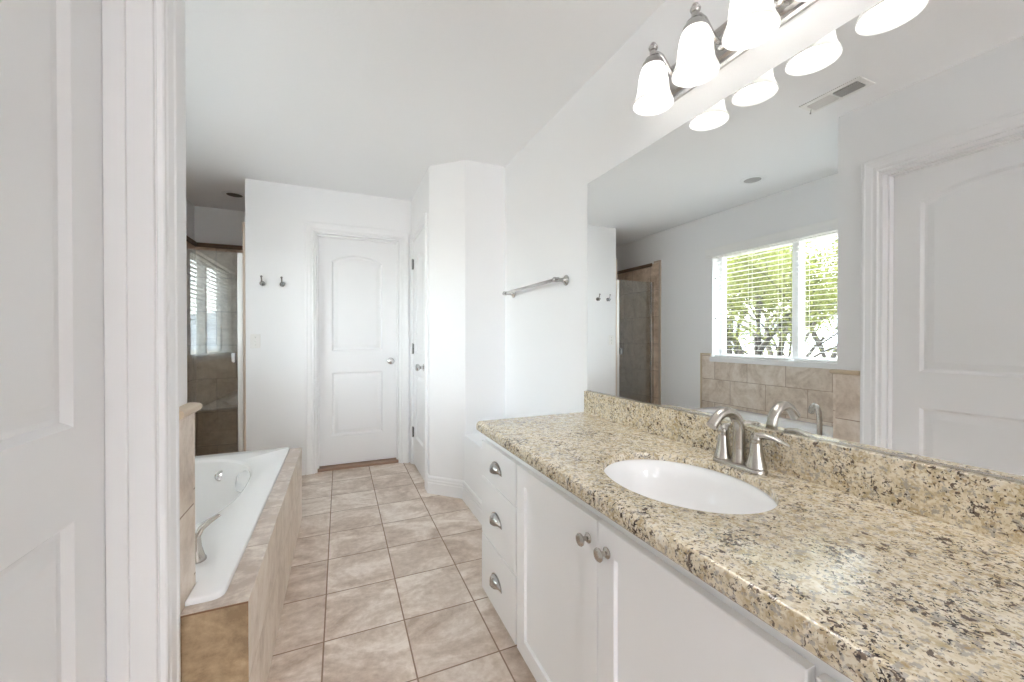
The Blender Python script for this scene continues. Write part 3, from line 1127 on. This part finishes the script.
# ------------------------------------------------------------------ vanity light
LXX = 1.000
LYS = [1.078, 0.900, 0.722, 0.544]
vl = thing('vanity_light', (MX, 0.811, 2.09), 'brushed nickel four-lamp vanity light with bell glass shades above the mirror', 'wall light')
b = MB()
y0, y1 = 0.811 - 0.355, 0.811 + 0.355
pr = [(0.0005, 2.032), (0.010, 2.032), (0.014, 2.040), (0.014, 2.050), (0.022, 2.058), (0.022, 2.140), (0.014, 2.148), (0.014, 2.158), (0.010, 2.166), (0.0005, 2.166)]
b.loops([[(MX - d, y, z) for d, z in pr] for y in (y0, y1)])
b.build('back_plate', M_FIXT, vl)
for y in LYS:
    b = MB()
    b.lathe([(0.024, 0), (0.022, 0.006), (0.012, 0.010)], (MX - 0.022, y, 2.098), (-1, 0, 0), 18)
    b.tube([(MX - 0.026, y, 2.098), (MX - 0.042, y, 2.093), (MX - 0.060, y, 2.100), (MX - 0.082, y, 2.125), (MX - 0.102, y, 2.146), (MX - 0.122, y, 2.150), (LXX, y, 2.146)], [0.0085, 0.0085, 0.008, 0.008, 0.008, 0.008, 0.008], 12)
    b.build('arm', M_FIXT, vl, smooth=50)
    b = MB()
    b.lathe([(0.037, 2.096), (0.036, 2.108), (0.030, 2.116), (0.027, 2.124), (0.017, 2.130), (0.012, 2.136), (0.0115, 2.148), (0.010, 2.154), (0.013, 2.156), (0.016, 2.163), (0.013, 2.170), (0.008, 2.173), (0.0075, 2.175), (0.0085, 2.178), (0.005, 2.182), (0.001, 2.183)], (LXX, y, 0), n=22, cap0=False)
    b.build('socket_cap', M_FIXT, vl, smooth=40)
    b = MB()
    prof = [(0.034, 2.102), (0.040, 2.090), (0.046, 2.070), (0.0495, 2.045), (0.052, 2.020), (0.055, 2.003), (0.060, 1.988), (0.065, 1.977), (0.0672, 1.970), (0.0665, 1.9665), (0.0635, 1.970), (0.0580, 1.984), (0.0520, 2.001), (0.049, 2.020), (0.0465, 2.045), (0.043, 2.070), (0.037, 2.088), (0.032, 2.100)]
    b.lathe(prof, (LXX, y, 0), n=32, cap0=False, cap1=False)
    sh = b.build('glass_shade', M_SHADE, vl, smooth=50)
    b = MB()
    b.ball((LXX, y, 2.040), 0.026, 12, 1.25)
    b.build('bulb', M_BULB, vl, smooth=60)

# ------------------------------------------------------------------ towel bar, hooks, switch, ceiling fittings
tb = thing('towel_bar', (MX, 2.24, 1.475), 'satin chrome towel bar on the white wall beside the mirror', 'towel bar')
for y in (1.885, 2.60):
    b = MB()
    b.lathe([(0.029, 0), (0.029, 0.004), (0.024, 0.008), (0.020, 0.010), (0.014, 0.018), (0.011, 0.030), (0.011, 0.050), (0.014, 0.058), (0.014, 0.078), (0.009, 0.083), (0.001, 0.084)], (MX - 0.0003, y, 1.475), (-1, 0, 0), 20)
    b.build('post', M_FIXT, tb, smooth=40)
b = MB()
b.tube([(MX - 0.068, 1.845, 1.475), (MX - 0.068, 1.855, 1.475), (MX - 0.068, 2.63, 1.475), (MX - 0.068, 2.640, 1.475)], [0.006, 0.0095, 0.0095, 0.006], 14)
b.build('bar', M_FIXT, tb, smooth=40)

for x, lb in ((-0.578, 'small chrome double robe hook above the light switch, farther from the door'), (-0.436, 'small chrome double robe hook nearer the casing of the back door')):
    hk = thing('robe_hook', (x, BY, 1.615), lb, 'hook', 'robe hooks on the back wall')
    b = MB()
    b.lathe([(0.020, 0), (0.020, 0.004), (0.014, 0.008), (0.009, 0.012)], (x, BY - 0.0003, 1.605), (0, -1, 0), 18)
    b.build('back_plate', M_DKCHROME, hk, smooth=40)
    b = MB()
    b.tube([(x, BY - 0.008, 1.605), (x, BY - 0.024, 1.612), (x, BY - 0.036, 1.628), (x, BY - 0.045, 1.650)], [0.007, 0.006, 0.0055, 0.005], 10)
    b.ball((x, BY - 0.046, 1.655), 0.009, 10)
    b.build('upper_prong', M_DKCHROME, hk, smooth=50)
    b = MB()
    b.tube([(x, BY - 0.008, 1.603), (x, BY - 0.020, 1.590), (x, BY - 0.036, 1.588), (x, BY - 0.046, 1.600)], [0.007, 0.006, 0.0055, 0.005], 10)
    b.ball((x, BY - 0.047, 1.604), 0.009, 10)
    b.build('lower_prong', M_DKCHROME, hk, smooth=50)

ls = thing('light_switch', (-0.628, BY, 1.134), 'white toggle light switch plate below the robe hooks', 'light switch')
b = MB(); b.box(-0.663, -0.593, BY - 0.006, BY - 0.0003, 1.077, 1.191)
b.build('cover_plate', M_PLASTIC, ls, bevel=0.004)
b = MB()
b.box(-0.634, -0.622, BY - 0.008, BY - 0.006, 1.122, 1.146)
b.loops([[(-0.633, BY - 0.007, 1.128), (-0.623, BY - 0.007, 1.128), (-0.623, BY - 0.007, 1.140), (-0.633, BY - 0.007, 1.140)],
         [(-0.632, BY - 0.017, 1.136), (-0.624, BY - 0.017, 1.136), (-0.624, BY - 0.017, 1.143), (-0.632, BY - 0.017, 1.143)]])
b.build('toggle', M_PLASTIC, ls)
for z in (1.104, 1.164):
    b = MB()
    b.lathe([(0.0032, 0), (0.0032, 0.0012)], (-0.628, BY - 0.006, z), (0, -1, 0), 10)
    b.build('screw', M_CHROME, ls)


def recessed(x, y, label, lens):
    r_ = thing('recessed_light', (x, y, H), label, 'recessed light', 'recessed ceiling lights')
    b = MB()
    b.lathe([(0.062, -0.001), (0.066, -0.006), (0.085, -0.006), (0.096, -0.0025), (0.097, -0.0005), (0.062, -0.0005)], (x, y, H), n=36, cap0=False, cap1=False)
    b.build('trim_ring', M_TRIM, r_, smooth=40)
    b = MB()
    b.lathe([(0.0615, -0.0012), (0.0615, -0.0004), (0.001, -0.0003)] if not lens else [(0.062, -0.0035), (0.045, -0.007), (0.001, -0.009)], (x, y, H), n=32, cap0=not lens)
    b.build('lens' if lens else 'baffle', simple('can_lens', (0.42, 0.42, 0.42), 0.35) if lens else simple('can_baffle', (0.09, 0.075, 0.06), 0.6), r_, smooth=40)
    return r_


recessed(-0.80, 2.19, 'unlit round recessed ceiling light over the bathtub, seen in the mirror', True)
recessed(-0.86, 4.26, 'unlit round recessed ceiling light with dark baffle over the shower', False)

cv = thing('ceiling_vent', (-0.133, 1.2575, H), 'white louvred ceiling air vent, seen at the top of the mirror', 'vent')
vx0, vx1, vy0, vy1 = -0.200, -0.066, 1.115, 1.400
b = MB()
for x0, x1, y0, y1 in ((vx0, vx0 + 0.026, vy0, vy1), (vx1 - 0.026, vx1, vy0, vy1), (vx0 + 0.026, vx1 - 0.026, vy0, vy0 + 0.026), (vx0 + 0.026, vx1 - 0.026, vy1 - 0.026, vy1), (vx0 + 0.026, vx1 - 0.026, 1.249, 1.261)):
    b.box(x0, x1, y0, y1, H - 0.006, H - 0.0005)
b.build('vent_frame', M_PLASTIC, cv, bevel=0.002)
b = MB(); b.box(vx0 + 0.026, vx1 - 0.026, vy0 + 0.026, vy1 - 0.026, H - 0.0015, H - 0.0006)
b.build('duct_shade', M_BLACK, cv)  # flat black plate, the shade inside the duct put into its colour
b = MB()
for k in range(8):
    x = vx0 + 0.033 + k * 0.0098
    for y0, y1, s_ in ((vy0 + 0.026, 1.249, 1), (1.261, vy1 - 0.026, -1)):
        b.loops([[(x + 0.004 * s_, y, H - 0.012), (x + 0.003 * s_, y, H - 0.0125), (x - 0.004 * s_, y, H - 0.003), (x - 0.003 * s_, y, H - 0.0025)] for y in (y0, y1)])
b.build('louvres', M_PLASTIC, cv)
b = MB()
b.tube([(vx0 + 0.05, vy1 - 0.016, H - 0.005), (vx0 + 0.05, vy1 - 0.013, H - 0.022)], 0.0022, 8)
b.ball((vx0 + 0.05, vy1 - 0.013, H - 0.025), 0.005, 8)
b.build('damper_lever', M_CHROME, cv)

gd = bpy.data.lights.new('entry_fill', 'POINT')  # added fill light, evens out the brightness from behind the camera
gd.energy = FILL_POWER
gd.shadow_soft_size = 0.08
gd.color = (0.93, 0.97, 1.0)
go = bpy.data.objects.new('entry_fill', gd)
COL.objects.link(go)
go.location = (-0.30, -4.3, 1.60)

# ------------------------------------------------------------------ outdoors
b = MB()
b.quad([(-60, -60, -0.25), (60, -60, -0.25), (60, 60, -0.25), (-60, 60, -0.25)])
struct(b.build('ground', M_GROUND))
b = MB()
rngs = random.Random(3)
top_, bot_ = [], []
for k in range(73):
    a = 2 * PI * k / 72
    hgt = 3.2 + 1.6 * math.sin(3 * a + 0.7) + 1.1 * math.sin(7 * a) + rngs.uniform(-0.3, 0.3)
    bot_.append((55 * math.cos(a), 55 * math.sin(a), -0.4))
    top_.append((62 * math.cos(a), 62 * math.sin(a), max(1.2, hgt)))
for k in range(72):
    b.quad([bot_[k], bot_[k + 1], top_[k + 1], top_[k]])
struct(b.build('hills', M_HILL, smooth=60))


def tree(name, base, label, height, spread, seed, lmat, nleaf, trunks, leaf_len=0.07, lean=(0, 0)):
    rnd = random.Random(seed)
    root = thing(name, base, label, 'tree')
    wb = MB()
    tips = []

    def branch(p, d, length, r, depth):
        pts_, rad_ = [p.copy()], [r]
        q = p.copy()
        seg_ = 5
        dd = d.copy()
        for i in range(seg_):
            dd = (dd + Vector((rnd.uniform(-.28, .28), rnd.uniform(-.28, .28), rnd.uniform(-.1, .2)))).normalized()
            q = q + dd * length / seg_
            pts_.append(q.copy())
            rad_.append(r * (1 - 0.45 * (i + 1) / seg_))
            if depth >= 2:
                tips.append((q.copy(), dd.copy()))
        wb.tube(pts_, rad_, 7 if depth < 2 else 4)
        if depth < 4 and r > 0.004:
            for k in range(rnd.choice((2, 3, 3)) if depth else 3):
                i = rnd.randint(2, seg_)
                nd = (dd + Vector((rnd.uniform(-1, 1), rnd.uniform(-1, 1), rnd.uniform(-.35, .6))) * 0.95 * spread).normalized()
                branch(pts_[i], nd, length * rnd.uniform(.55, .78), rad_[i] * 0.68, depth + 1)
    for (dx, dy, dz, r) in trunks:
        branch(Vector(base) + Vector((dx * 0.1, dy * 0.1, -0.02)), Vector((dx, dy, dz)).normalized(), height * 0.42, r, 0)
    wb.build('trunk', M_BARK, root, smooth=60)
    fb = MB()
    per = max(1, nleaf // max(1, len(tips)))
    for (q, dd) in tips:
        for k in range(per):
            c = q + Vector((rnd.gauss(0, .12), rnd.gauss(0, .12), rnd.gauss(0, .10)))
            a = Vector((rnd.uniform(-1, 1), rnd.uniform(-1, 1), rnd.uniform(-.7, .5))).normalized()
            w_ = a.cross(Vector((rnd.uniform(-1, 1), rnd.uniform(-1, 1), rnd.uniform(-1, 1)))).normalized()
            ln = leaf_len * rnd.uniform(.6, 1.3)
            wd = ln * 0.20
            fb.quad([c - a * ln / 2, c + w_ * wd, c + a * ln / 2, c - w_ * wd])
    tag(fb.build('foliage', lmat, root), None, None, None, 'stuff')
    return root


tree('desert_tree', (-3.9, 4.35, -0.25), 'yellow-green feathery tree with dark forked trunks right outside the window', 4.3, 0.85, 11, M_LEAF, 20000,
     [(-0.05, 0.60, 1.0, 0.075), (0.15, -0.30, 1.0, 0.070), (-0.45, 0.05, 1.0, 0.065), (0.05, 0.15, 1.1, 0.06)], 0.055)
tree('desert_tree', (-6.4, 4.9, -0.25), 'second feathery tree with slanting dark trunk, behind the window pane near the door', 5.0, 0.85, 23, M_LEAF, 26000,
     [(0.0, 0.65, 1.0, 0.08), (-0.3, -0.25, 1.0, 0.065)], 0.06)
tree('desert_tree', (-9.7, 8.3, -0.25), 'darker green bushy tree farther back behind the yellow-green one', 6.0, 0.9, 37, M_LEAF, 22000,
     [(0.3, 0.4, 1.0, 0.09), (-0.4, -0.5, 1.0, 0.08), (0.1, -0.8, 1.0, 0.07)], 0.10)


def yucca(base, n, ln, label, seed):
    rnd = random.Random(seed)
    root = thing('yucca', base, label, 'plant', 'spiky plants outside the window')
    b = MB()
    for k in range(n):
        a = rnd.uniform(0, 2 * PI)
        el = rnd.uniform(0.25, 1.35)
        d = Vector((math.cos(a) * math.cos(el), math.sin(a) * math.cos(el), math.sin(el)))
        s_ = d.cross(Vector((0, 0, 1))).normalized()
        L = ln * rnd.uniform(.75, 1.1)
        p0 = Vector(base) + Vector((0, 0, 0.25))
        p1 = p0 + d * L * 0.45
        p2 = p0 + d * L + Vector((0, 0, -0.12 * L))
        b.bm.faces.new([b.bm.verts.new(p) for p in (p0 - s_ * .012, p0 + s_ * .012, p1 + s_ * .022, p2, p1 - s_ * .022)])
    b.build('blades', M_YUCCA, root)
    b = MB()
    b.tube([Vector(base) + Vector((0, 0, -0.01)), Vector(base) + Vector((0, 0, 0.28))], [0.07, 0.05], 10)
    b.build('stump', M_BARK, root, smooth=60)


yucca((-3.1, 3.55, -0.25), 70, 1.0, 'spiky yucca at the foot of the tree outside the window', 5)
yucca((-3.3, 4.9, -0.25), 60, 0.9, 'spiky yucca outside the window, toward the shower side', 6)
